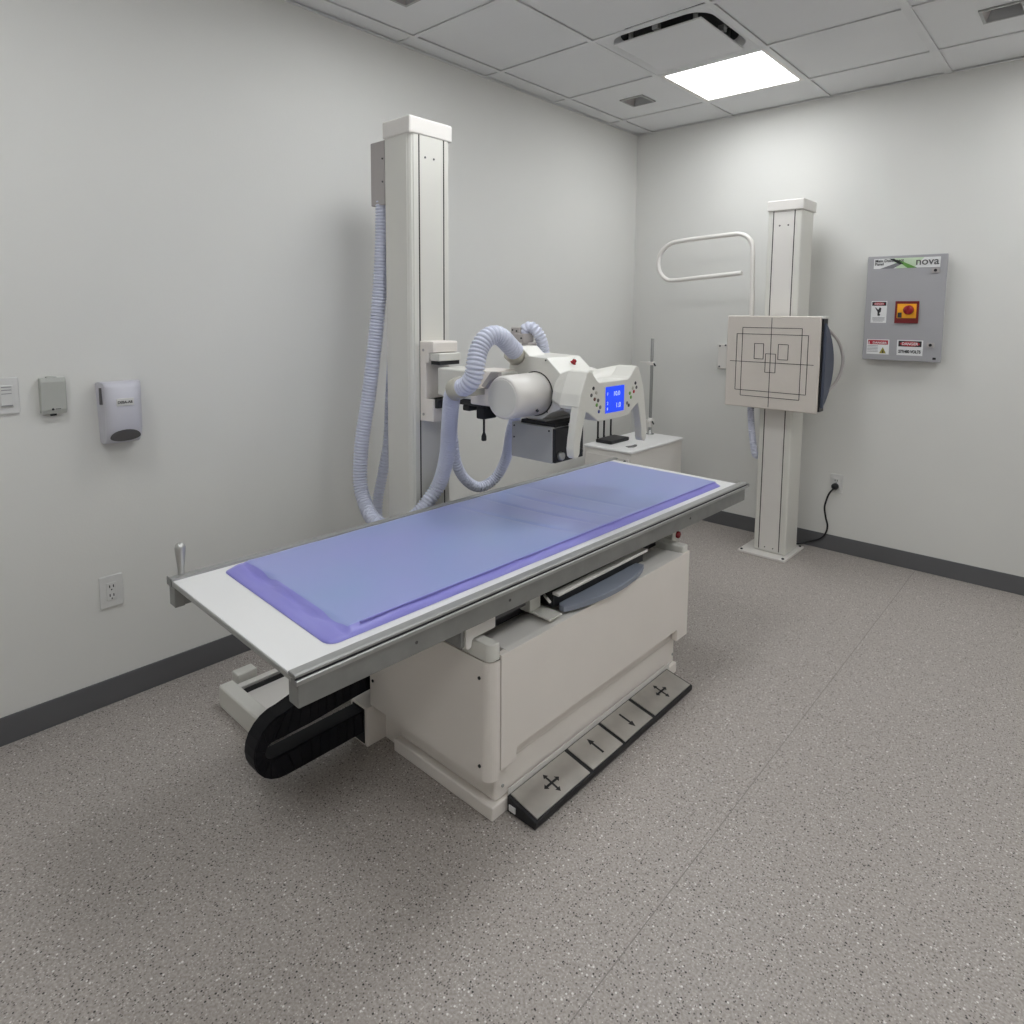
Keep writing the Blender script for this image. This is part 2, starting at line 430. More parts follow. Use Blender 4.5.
# tabletop
bm = bmesh.new(); box(bm, .758, 1.450, -3.627, -1.405, .684, .700, .001, 2); tt = obj('tabletop', bm, M_TOP, tb)
bm = bmesh.new(); box(bm, .758, 1.450, -3.631, -3.627, .686, .6995, .001, 1); box(bm, .758, 1.450, -1.405, -1.401, .686, .6995, .001, 1); obj('edge_band', bm, M_ALU, tt)
def rail(x_in, x_out):
    s = 1 if x_out > x_in else -1
    bm = bmesh.new()
    prism(bm, [(x_in, .700), (x_in, .707), (x_in+s*.024, .707), (x_in+s*.028, .704), (x_in+s*.028, .699), (x_in+s*.022, .699), (x_in+s*.022, .694),
               (x_in+s*.031, .694), (x_in+s*.033, .692), (x_in+s*.033, .683), (x_in+s*.02, .682), (x_in+s*.0, .684)], 'y', -3.630, -1.375)
    r = obj('side_rail', bm, M_ALU, tb)
    bm = bmesh.new(); box(bm, x_in+s*.020, x_in+s*.0285, -3.6295, -1.3755, .6938, .6992)
    obj('slot', bm, M_BLACK, r); return r
rail(1.450, 1.483); rail(.758, .725)
bm = bmesh.new(); box(bm, 1.462, 1.484, -3.632, -3.630, .682, .695); box(bm, 1.451, 1.478, -3.632, -3.630, .698, .707); box(bm, 1.462, 1.482, -1.375, -1.356, .684, .699, .003); box(bm, .723, .756, -3.633, -3.630, .684, .707); obj('rail_end_cap', bm, M_ALUD, tb)
for x0, x1 in ((1.430, 1.474), (.728, .768)):
    bm = bmesh.new(); box(bm, x0, x1, -3.622, -1.385, .624, .684, .003, 2); o = obj('side_beam', bm, M_ALUD, tb)
    bm = bmesh.new()
    for y in (-3.30, -2.96, -1.9): cyl(bm, (x1-.001 if x0 > 1 else x0+.001, y, .655), (x1+.0008 if x0 > 1 else x0-.0008, y, .655), .0045, seg=10)
    obj('screw', bm, M_SMOKE, o)
for y0 in (-3.30, -1.50, -2.9, -2.1):
    B('cross_member', M_ALUD, tb, .768, 1.430, y0, y0+.06, .640, .683)
# moving undercarriage between top and base
B('carriage', M_BLACK, tb, .93, 1.36, -3.00, -1.95, .520, .639, bev=.004)  # its black also stands in for the shade between top and base
B('carriage_rail', M_SMOKE, tb, 1.36, 1.385, -2.98, -1.98, .560, .575)
bm = bmesh.new()
prism(bm, [(-3.121, .629), (-3.004, .629), (-3.004, .572), (-3.090, .572), (-3.098, .567), (-3.101, .549), (-3.112, .545), (-3.121, .552)], 'x', 1.425, 1.431)
obj('guard_plate', bm, M_WHITE, tb)
# near-end cross plate seen below the beam
B('end_plate', M_ALUD, tb, 1.08, 1.425, -3.135, -3.121, .553, .630, bev=.002)
# base body
bm = bmesh.new(); box(bm, .93, 1.462, -3.050, -1.935, .15, .500, .012, 3); obj('base_body', bm, M_CREAM, tb)
def corner_plan(x0, x1, y0, y1, r, n=8):
    return [(x0, y0), (x1-r, y0)]+[(x1-r+r*math.sin(math.pi/2*k/n), y0+r-r*math.cos(math.pi/2*k/n)) for k in range(1, n+1)]+[(x1, y1), (x0, y1)]
bm = bmesh.new(); prism(bm, corner_plan(.918, 1.487, -3.082, -3.041, .034), 'z', .148, .507)
e = obj('end_panel', bm, M_CREAM, tb)
bm = bmesh.new()
for x, z in ((1.445, .455), (1.447, .19), (.935, .24)): cyl(bm, (x, -3.085, z), (x, -3.081, z), .005, seg=10)
obj('screw', bm, M_BLACK, e)
bm = bmesh.new(); prism(bm, corner_plan(1.375, 1.488, -3.083, -3.045, .022), 'z', .511, .562, .003, 2); obj('corner_cap', bm, M_HEAD, tb)
bm = bmesh.new(); box(bm, .93, 1.376, -3.074, -3.03, .512, .560, .002, 1); obj('end_sill', bm, M_HEAD, tb)
bm = bmesh.new(); prism(bm, corner_plan(.93, 1.484, -3.0755, -3.035, .030), 'z', .506, .5125); obj('cap_seam', bm, M_SEAM, tb)
bm = bmesh.new(); box(bm, 1.34, 1.484, -1.965, -1.920, .505, .548, .008, 3); obj('corner_cap', bm, M_HEAD, tb)
# front panel with stepped lower edge, and its sloping top
bm = bmesh.new()
prism(bm, [(-3.038, .172), (-2.972, .172), (-2.972, .212), (-2.004, .212), (-2.004, .165), (-1.918, .165), (-1.918, .520), (-3.038, .520)], 'x', 1.468, 1.490, .0015, 2)
fp = obj('front_panel', bm, M_CREAM, tb)
bm = bmesh.new(); prism(bm, [(1.466, .502), (1.489, .520), (1.469, .5215), (1.37, .516), (1.37, .502)], 'y', -3.008, -1.972); obj('top_cover', bm, M_WHITE, tb)
# lower column and plinth
bm = bmesh.new(); box(bm, 1.004, 1.455, -3.024, -1.955, .042, .17, .012, 3); lc = obj('lower_column', bm, M_CREAM, tb)
bm = bmesh.new(); prism(bm, [(-2.977, .004), (-2.013, .004), (-2.013, .068), (-2.977, .068)], 'x', 1.4615, 1.4645); obj('kick_plate', bm, M_WHITE, tb)
bm = bmesh.new(); box(bm, .997, 1.463, -3.046, -1.945, 0, .044, .005, 3); obj('plinth', bm, M_CREAM, tb)
bm = bmesh.new()
for y in (-2.995, -1.972): cyl(bm, (1.453, y, .085), (1.458, y, .085), .005, seg=10)
obj('screw', bm, M_ALU, lc)
# foot pedals
pedx0, pedx1 = 1.465, 1.578
bm = bmesh.new()
prism(bm, [(pedx0, .002), (pedx1-.004, .002), (pedx1, .010), (pedx1, .026), (pedx0, .050)], 'y', -2.985, -2.030, .002, 1)
fpb = obj('foot_pedal_bar', bm, M_BLACK, tb)
def on_ped(x): return .050+(x-pedx0)/(pedx1-pedx0)*(.026-.050)
seg_y = [(-2.972, -2.712), (-2.694, -2.522), (-2.506, -2.326), (-2.308, -2.040)]
for k, (a, b) in enumerate(seg_y):
    bm = bmesh.new(); xa, xb = pedx0+.004, pedx1-.006
    prism(bm, [(xa, on_ped(xa)-.003), (xa, on_ped(xa)+.003), (xb, on_ped(xb)+.003), (xb, on_ped(xb)-.003)], 'y', a, b)
    pd = obj('pedal_pad', bm, M_PAD, fpb)
    # arrow symbols
    bm = bmesh.new(); cx, cy = (xa+xb)/2, (a+b)/2
    def arrow(dx, dy, L0, L1, w, hw, hl):
        d = Vector((dx, dy)).normalized(); p = Vector((-d.y, d.x)); c = Vector((cx, cy))
        P = [c-d*L0-p*w, c+d*(L1-hl)-p*w, c+d*(L1-hl)-p*hw, c+d*L1, c+d*(L1-hl)+p*hw, c+d*(L1-hl)+p*w, c-d*L0+p*w]
        vs = [bm.verts.new((q.x, q.y, on_ped(q.x)+.0036)) for q in P]; bm.faces.new(vs)
        vs2 = [bm.verts.new((q.x, q.y, on_ped(q.x)+.0028)) for q in P]; n = len(P)
        for i in range(n): bm.faces.new([vs[i], vs[(i+1) % n], vs2[(i+1) % n], vs2[i]])
    if k in (0, 3):
        for d in ((1, 0), (-1, 0), (0, 1), (0, -1)): arrow(d[0], d[1], 0, .036, .0034, .010, .013)
    elif k == 1: arrow(-1, 0, .032, .036, .0042, .012, .022)
    else: arrow(1, 0, .032, .036, .0042, .012, .022)
    obj('arrow_symbol', bm, M_BLACK, pd)
B('side_tag', M_PAPER, fpb, 1.475, 1.500, -2.9885, -2.9845, .012, .030, bev=.0006)
# cassette tray: bracket, slate handle, white strip
bm = bmesh.new(); box(bm, 1.30, 1.480, -2.812, -2.75, .536, .542, .001, 1); box(bm, 1.395, 1.402, -2.81, -2.765, .541, .630); box(bm, 1.30, 1.402, -2.816, -2.810, .541, .630)
obj('tray_bracket', bm, M_HEAD, tb)
bm = bmesh.new(); box(bm, 1.440, 1.467, -2.752, -2.210, .590, .600, .002, 1); ws = obj('tray_lid_strip', bm, M_WHITE, tb)
bm = bmesh.new(); cyl(bm, (1.462, -2.790, .586), (1.42, -2.765, .586), .0045, seg=12); obj('tray_pin', bm, M_WHITE, tb)
bm = bmesh.new(); box(bm, 1.30, 1.440, -2.745, -2.20, .545, .592); obj('tray_interior', bm, M_BLACK, tb)
bm = bmesh.new()
pl = [(1.432, -2.705), (1.452, -2.728), (1.470, -2.728)]
for k in range(1, 14):
    a = k/14; y = -2.728+a*.485; pl.append((1.472+.042*math.sin(math.pi*a)**.8, y))
pl += [(1.470, -2.243), (1.440, -2.250), (1.432, -2.30), (1.440, -2.33), (1.440, -2.62), (1.432, -2.64)]
prism(bm, pl, 'z', .533, .551, .002, 2); obj('tray_handle', bm, M_GREYH, tb)
# emergency stop
es = B('stop_box', M_HEAD, tb, 1.355, 1.415, -1.925, -1.86, .505, .590, bev=.004)
bm = bmesh.new(); lathe(bm, (1.415, -1.885, .562), (1, 0, 0), [(0, .015), (.008, .015), (.011, .012), (.012, .004)], 20); obj('stop_button', bm, M_RED, es)
B('far_bracket', M_ALUD, tb, 1.25, 1.355, -1.96, -1.86, .52, .634)
# cable chain looping out at the near end
xa, xb = .840, .900
cyc, czc, ro, ri = -3.382, .152, .104, .026
outer = [(-2.98, czc-ro)]; inner = [(-2.98, czc-ri)]
def chain_path(r, cyc=cyc):
    P = [(-3.075, czc-r), (-3.2, czc-r), (-3.3, czc-r)]
    for k in range(0, 13):
        a = -math.pi/2-math.pi*k/12; P.append((cyc+math.cos(a)*r, czc+math.sin(a)*r))
    return P
Pi, Po = chain_path(ri, cyc-.042), chain_path(ro)
Pi += [(-3.3, czc+ri), (-3.12, czc+ri+.012), (-2.95, czc+ri+.016)]; Po += [(-3.3, czc+ro+.02), (-3.12, czc+ro+.10), (-2.95, czc+ro+.22)]
bm = bmesh.new(); n = len(Pi)
V = [[bm.verts.new((x, p[0], p[1])) for p in Q] for x in (xa, xb) for Q in (Pi, Po)]
a_i, a_o, b_i, b_o = V
for k in range(n-1):
    bm.faces.new([a_i[k], a_i[k+1], a_o[k+1], a_o[k]]); bm.faces.new([b_i[k], b_o[k], b_o[k+1], b_i[k+1]])
    bm.faces.new([a_i[k], b_i[k], b_i[k+1], a_i[k+1]]); bm.faces.new([a_o[k], a_o[k+1], b_o[k+1], b_o[k]])
for k in (0, n-1): bm.faces.new([a_i[k], a_o[k], b_o[k], b_i[k]])
cc = obj('cable_chain', bm, M_CHAIN, tb)
# links: raised side plates along the path
bm = bmesh.new()
def along(P, Q, k0, k1, grow):
    a = Vector(P[k0]); b = Vector(P[k1]); c = Vector(Q[k1]); d = Vector(Q[k0]); m_ = (a+b+c+d)/4
    return [tuple(m_+(v-m_)*grow) for v in (a, b, c, d)]
def dens(P):
    out = []
    for i in range(len(P)-1):
        m_ = max(1, round((Vector(P[i+1])-Vector(P[i])).length/.036))
        for q in range(m_): out.append(tuple(Vector(P[i]).lerp(Vector(P[i+1]), q/m_)))
    return out+[P[-1]]
def dens2(P, Q):
    A, Bq = [], []
    for i in range(len(P)-1):
        m_ = max(1, round(((Vector(P[i+1])-Vector(P[i])).length+(Vector(Q[i+1])-Vector(Q[i])).length)/2/.034))
        for q in range(m_):
            A.append(tuple(Vector(P[i]).lerp(Vector(P[i+1]), q/m_))); Bq.append(tuple(Vector(Q[i]).lerp(Vector(Q[i+1]), q/m_)))
    return A+[P[-1]], Bq+[Q[-1]]
A, Bq = dens2(Pi, Po)
for k in range(len(A)-1):
    q = along(A, Bq, k, k+1, .86)
    prism(bm, q, 'x', xb-.001, xb+.004); prism(bm, q, 'x', xa-.004, xa+.001)
obj('chain_link', bm, M_CHAIN, cc)['kind'] = 'stuff'
bm = bmesh.new(); box(bm, .825, .920, -3.098, -2.97, 0, .140, .004, 2); box(bm, .920, 1.01, -3.02, -2.97, 0, .10); obj('chain_bracket', bm, M_CREAM, tb)
B('chain_bracket_inset', M_BLACK, tb, .838, .906, -3.1015, -3.0965, .01, .132)
B('cable_trough', M_BLACK, tb, .80, .90, -3.05, -1.95, .35, .625)
bm = bmesh.new(); box(bm, .800, .93, -3.05, -2.0, .20, .35); obj('trough_side', bm, M_BLACK, tb)
# locking handle on the far rail (slides in the rail: part of the table)
bm = bmesh.new()
lathe(bm, (.737, -3.597, .7065), (0, 0, 1), [(0, .010), (.006, .009), (.016, .009), (.07, .0145), (.082, .015), (.090, .0125), (.095, .007), (.097, .001)], 24)
hd = obj('rail_handle', bm, M_STEEL, tb)
bm = bmesh.new(); box(bm, .7265, .769, -3.628, -3.60, .622, .683, .002, 2); obj('rail_clamp', bm, M_ALUD, tb)
# the floating top sits a touch askew on its base
TOPSET = {'tabletop', 'side_rail', 'rail_end_cap', 'side_beam', 'cross_member', 'rail_handle', 'rail_clamp'}
def askew(o):
    piv = Vector((1.092, -2.51, 0))-world_loc(o)
    o.data.transform(Matrix.Translation(Vector((0, -.009, 0))) @ Matrix.Translation(piv) @ Matrix.Rotation(-.022, 4, 'Z') @ Matrix.Translation(-piv))
    for c in COL.objects:
        if c.parent == o: askew(c)
for o in list(COL.objects):
    if o.parent == tb and o.name.split('.')[0] in TOPSET: askew(o)

# ------------------------------------------------------------------ the mattress pad
pd = thing('table_pad', 'thin violet-blue vinyl mattress pad lying on the examination table', 'mattress pad', (1.09, -2.49, .70))
X0, X1, Y0, Y1 = .784, 1.412, -3.496, -1.488
bm = bmesh.new(); NX, NY = 44, 240; grid = {}
def sm(a): a = max(0, min(1, a)); return a*a*(3-2*a)
def skew(u, v):   # the pad lies very slightly turned
    x = X0+(X1-X0)*u; y = Y0+(Y1-Y0)*v-.014*u*(1-v)
    return x, y
def corner_round(u, v):
    W, L = X1-X0, Y1-Y0; r = .035
    return u, v
for i in range(NX+1):
    for j in range(NY+1):
        u, v = i/NX, j/NY
        # round the corners in plan
        W, L = X1-X0, Y1-Y0; px, py = u*W, v*L; r = .03
        qx = min(px, W-px); qy = min(py, L-py)
        if qx < r and qy < r:
            dx, dy = r-qx, r-qy; d = math.hypot(dx, dy); mxx = max(dx, dy)
            k = mxx/d if d > 0 else 1
            nqx, nqy = r-dx*k, r-dy*k
            px = nqx if px < W/2 else W-nqx; py = nqy if py < L/2 else L-nqy
        x, y = skew(px/W, py/L)
        dn = v*L; df_ = (1-v)*L; ds = min(u, 1-u)*W
        edge_crease = .056+.004*math.sin(u*9)+.004*math.sin(u*23+1)
        foam = sm((dn-edge_crease)/.010)*sm(df_/.02)*sm((u*W)/.02)*sm(((1-u)*W-.008)/.020)
        flap = .0045+.0035*math.sin(u*14+dn*30)*sm(dn/.05)+.006*sm((.25-u)/.25)*sm((dn)/.06)
        z = .7012+flap*sm(min(dn, ds)/.012)*(1-foam)+foam*.017-.003*math.exp(-((dn-edge_crease)/.010)**2)*sm(ds/.03)
        z += foam*(.0011*math.sin(6*u+v*3)+.0010*math.sin(3*v*L+4*u))
        # long shallow wrinkles across
        for (c, w_, a_, sl) in ((.47, .009, .0022, .16), (.54, .008, .0026, .12), (.60, .009, .0030, .10), (.67, .008, .0016, .10)):
            dd = (v-c-sl*(u-.5)*.35)*L
            z -= 2.2*foam*a_*math.exp(-(dd/(w_*.95))**2)*sm(math.sin(math.pi*u))
        z = max(z, .7012)
        grid[i, j] = bm.verts.new((x, y, z))
for i in range(NX):
    for j in range(NY):
        f = bm.faces.new([grid[i, j], grid[i+1, j], grid[i+1, j+1], grid[i, j+1]]); f.smooth = True
        u, v = (i+.5)/NX, (j+.5)/NY
        top = (v*(Y1-Y0) > .064) and ((1-u)*(X1-X0) > .028) and v < .99
        f.material_index = 0 if top else 1
# underside and rim
rim = [grid[i, 0] for i in range(NX+1)]+[grid[NX, j] for j in range(1, NY+1)]+[grid[i, NY] for i in range(NX-1, -1, -1)]+[grid[0, j] for j in range(NY-1, 0, -1)]
low = [bm.verts.new((q.co.x, q.co.y, .7008)) for q in rim]; n = len(rim)
for k in range(n):
    f = bm.faces.new([rim[k], low[k], low[(k+1) % n], rim[(k+1) % n]]); f.material_index = 1
bm.faces.new(low[::-1]).material_index = 1
obj('vinyl_cover', bm, [M_PADTOP, M_PADSIDE], pd, recalc=False)
bm = bmesh.new()                                          # piping along the near long seam
pts = []
for j in range(12, NY-3, 2):
    v = j/NY; x, y = skew(1, v); pts.append((x-.024, y, .7185))
tube(bm, pts, .0022, seg=8); obj('piping', bm, M_PADSIDE, pd)
for o in list(COL.objects):
    if o.parent == pd: askew(o)

# ------------------------------------------------------------------ tube stand
ts = thing('tube_stand', 'tall cream floor-mounted column on rails by the left wall carrying the x-ray tube head', 'x-ray stand', (.475, -2.49, 0))
cx0, cx1, cy0, cy1 = .388, .560, -2.602, -2.382
# floor rail track
bm = bmesh.new()
box(bm, .335, .655, -3.31, -1.20, 0, .050, .003, 1)
box(bm, .345, .375, -3.31, -1.20, .05, .075, .002, 1); box(bm, .615, .645, -3.31, -1.20, .05, .075, .002, 1)
tr = obj('floor_track', bm, M_WHITE, ts)
bm = bmesh.new(); box(bm, .380, .388, -3.30, -1.20, .0502, .066); box(bm, .602, .610, -3.30, -1.20, .0502, .066); box(bm, .330, .334, -3.30, -1.2, .01, .02); obj('track_groove', bm, M_BLACK, tr)
bm = bmesh.new(); box(bm, .318, .668, -3.340, -3.285, 0, .086, .008, 3); obj('track_end_cap', bm, M_HEAD, tr)
bm = bmesh.new(); box(bm, .282, .334, -3.272, -3.195, 0, .100, .005, 3); obj('track_stop', bm, M_HEAD, tr)
bm = bmesh.new(); box(bm, .33, .66, -2.75, -2.22, .076, .17, .008, 2); obj('trolley', bm, M_CREAM, ts)
# column
bm = bmesh.new()
prism(bm, [(cx0, cy0), (cx1-.02, cy0), (cx1, cy0+.012), (cx1, cy1-.012), (cx1-.02, cy1), (cx0, cy1)], 'z', .17, 2.205)
bmesh.ops.bevel(bm, geom=[e for e in bm.edges if abs(e.verts[0].co.z-e.verts[1].co.z) > 1], offset=.006, segments=3, affect='EDGES')
cl = obj('column', bm, M_HEAD, ts)
for y in (-2.557, -2.423):
    B('seam', M_SEAM, cl, cx1-.002, cx1+.0012, y-.0028, y+.0028, .17, 2.204)
B('track_cover', M_HEAD, cl, cx1-.001, cx1+.0008, -2.553, -2.427, .17, 2.203)
bm = bmesh.new()
for y in (-2.525, -2.478): cyl(bm, (cx1+.0005, y, 2.115), (cx1+.003, y, 2.115), .0045, seg=10)
obj('screw', bm, M_SMOKE, cl)
bm = bmesh.new(); box(bm, cx0-.006, cx1+.004, cy0-.005, cy1+.006, 2.200, 2.270, .007, 3); obj('column_cap', bm, M_WHITE, ts)
bm = bmesh.new(); box(bm, .288, .386, -2.60, -2.42, 1.935, 2.200, .004, 2); jb = obj('junction_box', bm, M_BOXG, ts)
bm = bmesh.new()
for z in (2.125, 2.03): cyl(bm, (.374, -2.603, z), (.374, -2.599, z), .004, seg=8)
obj('screw', bm, M_SMOKE, jb)
# carriage bracket, pivot and arm
bm = bmesh.new()
prism(bm, [(.561, 1.025), (.561, 1.362), (.644, 1.362), (.648, 1.355), (.648, 1.318), (.618, 1.312), (.618, 1.272), (.600, 1.272), (.600, 1.122), (.645, 1.122), (.645, 1.028)], 'y', -2.560, -2.425, .004, 2)
cr = obj('carriage_bracket', bm, M_CREAM, ts)
bm = bmesh.new()
for z in (1.325, 1.055): cyl(bm, (.585, -2.5625, z), (.585, -2.559, z), .006, seg=10)
obj('screw', bm, M_BOXG, cr)
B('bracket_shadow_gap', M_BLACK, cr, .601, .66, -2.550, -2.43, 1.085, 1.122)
bm = bmesh.new(); box(bm, .622, .678, -2.556, -2.435, 1.282, 1.314, .004, 2); pv = obj('pivot_block', bm, [M_HEAD], ts)
B('pivot_gasket', M_BLACK, pv, .622, .675, -2.550, -2.44, 1.266, 1.283)
bm = bmesh.new(); box(bm, .655, 1.00, -2.545, -2.415, 1.140, 1.256, .008, 3); ar = obj('tube_arm', bm, M_HEAD, ts)
bm = bmesh.new(); box(bm, .86, .985, -2.555, -2.42, 1.125, 1.262, .006, 2); obj('arm_collar', bm, M_CREAM, ar)
bm = bmesh.new(); prism(bm, [(.94, 1.205), (.99, 1.262), (1.03, 1.262), (1.03, 1.245), (.985, 1.225), (.96, 1.195)], 'y', -2.575, -2.555, .002, 1); obj('arm_flange', bm, M_BOXG, ar)
# black lock lever under the arm
bm = bmesh.new(); box(bm, .74, .93, -2.53, -2.44, 1.112, 1.140, .006, 2); box(bm, .872, .915, -2.535, -2.46, 1.066, 1.114, .006, 2); box(bm, .79, .83, -2.53, -2.48, 1.09, 1.113, .004, 2)
lv = obj('lock_mechanism', bm, M_BLACK, ts)
bm = bmesh.new(); cyl(bm, (.902, -2.52, 1.08), (.902, -2.52, .998), .0045, seg=10); lathe(bm, (.902, -2.52, .980), (0, 0, 1), [(0, .009), (.004, .0105), (.018, .010), (.03, .006)], 14)
obj('lever', bm, M_BLACK, lv)
# tube housing
AX, AZ = 1.092, 1.177
th = bmesh.new()
lathe(th, (AX, -2.618, AZ), (0, 1, 0), [(0, .071), (.003, .0765), (.010, .0795), (.06, .080), (.22, .0815)], 56)
tube_o = obj('x_ray_tube_housing', th, M_WHITE, ts)
bm = bmesh.new(); lathe(bm, (AX, -2.620, AZ), (0, 1, 0), [(0, .066), (.004, .069)], 56); obj('end_cap', bm, M_HEAD, tube_o)
bm = bmesh.new(); cyl(bm, (1.155, -2.50, 1.128), (1.161, -2.50, 1.122), .005, seg=10); obj('screw', bm, M_INK, tube_o)
# collar behind it
poly = [(.955, 1.300), (.985, 1.320), (1.144, 1.315), (1.209, 1.261), (1.212, 1.128), (1.166, 1.110), (1.123, 1.080), (1.025, 1.076), (.975, 1.11), (.945, 1.17)]
bm = bmesh.new(); prism(bm, poly, 'y', -2.432, -2.225, .003, 2); co = obj('tube_collar', bm, M_HEAD, ts)
bm = bmesh.new(); lathe(bm, (AX, -2.4340, AZ), (0, 1, 0), [(0, .0855), (.003, .0855)], 56); obj('collar_ring', bm, M_SEAM, co)
bm = bmesh.new()
for x, z in ((.99, 1.310), (1.140, 1.306), (1.15, 1.112)): cyl(bm, (x, -2.4345, z), (x, -2.431, z), .003, seg=8)
obj('screw', bm, M_INK, co)
bm = bmesh.new(); lathe(bm, (1.170, -2.305, 1.290), (.6, 0, .75), [(0, .012), (.003, .012), (.004, .009), (.016, .0085), (.019, .004)], 20); obj('indicator_button', bm, M_RED, co)
# rear of the tube
bm = bmesh.new(); lathe(bm, (AX, -2.226, AZ), (0, 1, 0), [(0, .083), (.15, .080), (.17, .07), (.172, .0)], 48); obj('tube_rear_housing', bm, M_WHITE, ts)
# control console: neck and W-shaped front with two grips
Yc = -2.293
half = [(.0, 1.236), (.092, 1.236), (.108, 1.244), (.143, 1.277), (.156, 1.282), (.170, 1.276), (.184, 1.250), (.207, 1.20), (.218, 1.160), (.214, 1.148),
        (.160, 1.132), (.122, 1.110), (.105, 1.098), (.085, 1.093)]
leg = [(.2065, 1.198), (.221, 1.140), (.238, 1.05), (.243, 1.012), (.238, .986), (.228, .978), (.212, .981), (.204, .995), (.202, 1.03), (.192, 1.072), (.182, 1.105), (.172, 1.135), (.172, 1.19)]
bodyo = [(Yc-h_, z_) for h_, z_ in half[::-1]]+[(Yc+h_, z_) for h_, z_ in half[1:]]
bm = bmesh.new(); prism(bm, bodyo, 'x', 1.268, 1.354, .005, 3)
cn = obj('control_console', bm, M_HEAD, ts)
for s_ in (-1, 1):
    bm = bmesh.new(); prism(bm, [(Yc+s_*h_, z_) for h_, z_ in leg], 'x', 1.320, 1.3535, .005, 3); obj('grip_handle', bm, M_HEAD, cn)
def neck_pt(y, z):
    k = .62; return (Yc+(y-Yc)*k-.020, 1.185+(z-1.185)*.80 if z < 1.185 else 1.185+(z-1.185)*.74)
bm = bmesh.new()
L0 = [bm.verts.new((1.184,)+neck_pt(y, z)) for y, z in bodyo]; L1 = [bm.verts.new((1.2695, Yc+(y-Yc)*.995, 1.187+(z-1.187)*.99)) for y, z in bodyo]; n = len(L0)
for k in range(n): bm.faces.new([L0[k], L0[(k+1) % n], L1[(k+1) % n], L1[k]])
bm.faces.new(L0[::-1]); bm.faces.new(L1); obj('console_neck', bm, M_HEAD, ts)
fx = 1.354
lc_ = B('display', M_LCD, cn, fx-.001, fx+.0012, -2.349, -2.226, 1.119, 1.216)
for k, (y, z, w_, h_) in enumerate([(-2.338, 1.185, .007, .016), (-2.338, 1.136, .007, .014), (-2.340, 1.155, .006, .008), (-2.262, 1.193, .020, .008)]): pass
text('display_text', 'F', .016, M_LCDT, cn, (fx+.0014, -2.340, 1.184), '+x')
text('display_text', '2', .016, M_LCDT, cn, (fx+.0014, -2.340, 1.150), '+x')
text('display_text', '8', .014, M_LCDT, cn, (fx+.0014, -2.340, 1.130), '+x')
text('display_text', '10.0', .024, M_LCDT, cn, (fx+.0014, -2.300, 1.180), '+x', sx=1.1)
text('display_text', '1.0', .026, M_LCDT, cn, (fx+.0014, -2.283, 1.135), '+x', sx=1.1)
def key(y, z, m_, r=.0068):
    bm = bmesh.new(); lathe(bm, (fx-.001, y, z), (1, 0, 0), [(0, r), (.002, r), (.003, r*.7)], 14); obj('key_button', bm, m_, cn)
KL = [(.134, 1.222, M_INK), (.146, 1.198, M_SMOKE), (.116, 1.205, M_CLAMP), (.126, 1.182, M_PBRN), (.104, 1.176, M_SMOKE), (.112, 1.160, M_PGREEN), (.090, 1.150, M_INKG), (.098, 1.135, M_PBLUE)]
for d, z, m_ in KL: key(Yc-d+.002, z-.004, m_)
KR = [(.146, 1.222, M_INK), (.128, 1.204, M_CLAMP), (.154, 1.205, M_SMOKE), (.136, 1.190, M_DRED), (.108, 1.186, M_PGREEN), (.116, 1.170, M_PGREEN), (.090, 1.150, M_INKG), (.102, 1.140, M_INK)]
for d, z, m_ in KR: key(Yc+d, z-.006, m_)
# collimator below
bm = bmesh.new(); box(bm, .985, 1.190, -2.450, -2.270, .922, 1.058, .003, 2); prism(bm, [(1.03, 1.055), (1.15, 1.055), (1.13, 1.080), (1.05, 1.080)], 'y', -2.42, -2.26)
cm = obj('collimator', bm, M_COLL, ts)
B('collimator_top', M_BLACK, cm, 1.02, 1.19, -2.435, -2.25, 1.055, 1.072, bev=.003)
B('collimator_face', M_BLACK, cm, 1.189, 1.203, -2.447, -2.273, .925, 1.054, bev=.002)
bm = bmesh.new(); lathe(bm, (1.203, -2.42, .950), (1, 0, 0), [(0, .016), (.014, .015), (.016, .012)], 20); obj('collimator_knob', bm, M_ALU, cm)
bm = bmesh.new(); lathe(bm, (1.203, -2.295, .950), (1, 0, 0), [(0, .012), (.008, .011), (.010, .008)], 20); obj('collimator_knob', bm, M_BLACK, cm)
bm = bmesh.new()
for x, z in ((1.0, 1.045), (1.0, 1.0), (1.175, 1.045)): cyl(bm, (x, -2.453, z), (x, -2.449, z), .0035, seg=8)
obj('screw', bm, M_INK, cm)
B('beam_light_lens', M_PAPER, cm, 1.196, 1.206, -2.36, -2.34, 1.053, 1.066)
# hose fittings
bm = bmesh.new(); prism(bm, [(.955, 1.285), (.97, 1.314), (1.055, 1.318), (1.012, 1.352), (.965, 1.352)], 'y', -2.428, -2.33, .003, 2); fit = obj('hose_fitting', bm, M_HEAD, ts)
bm = bmesh.new(); lathe(bm, (1.000, -2.450, 1.322), (.12, -.75, .60), [(-.02, .036), (.016, .0405), (.020, .037)], 28); obj('fitting_ring', bm, M_CLAMP, fit)
R_H = .0325
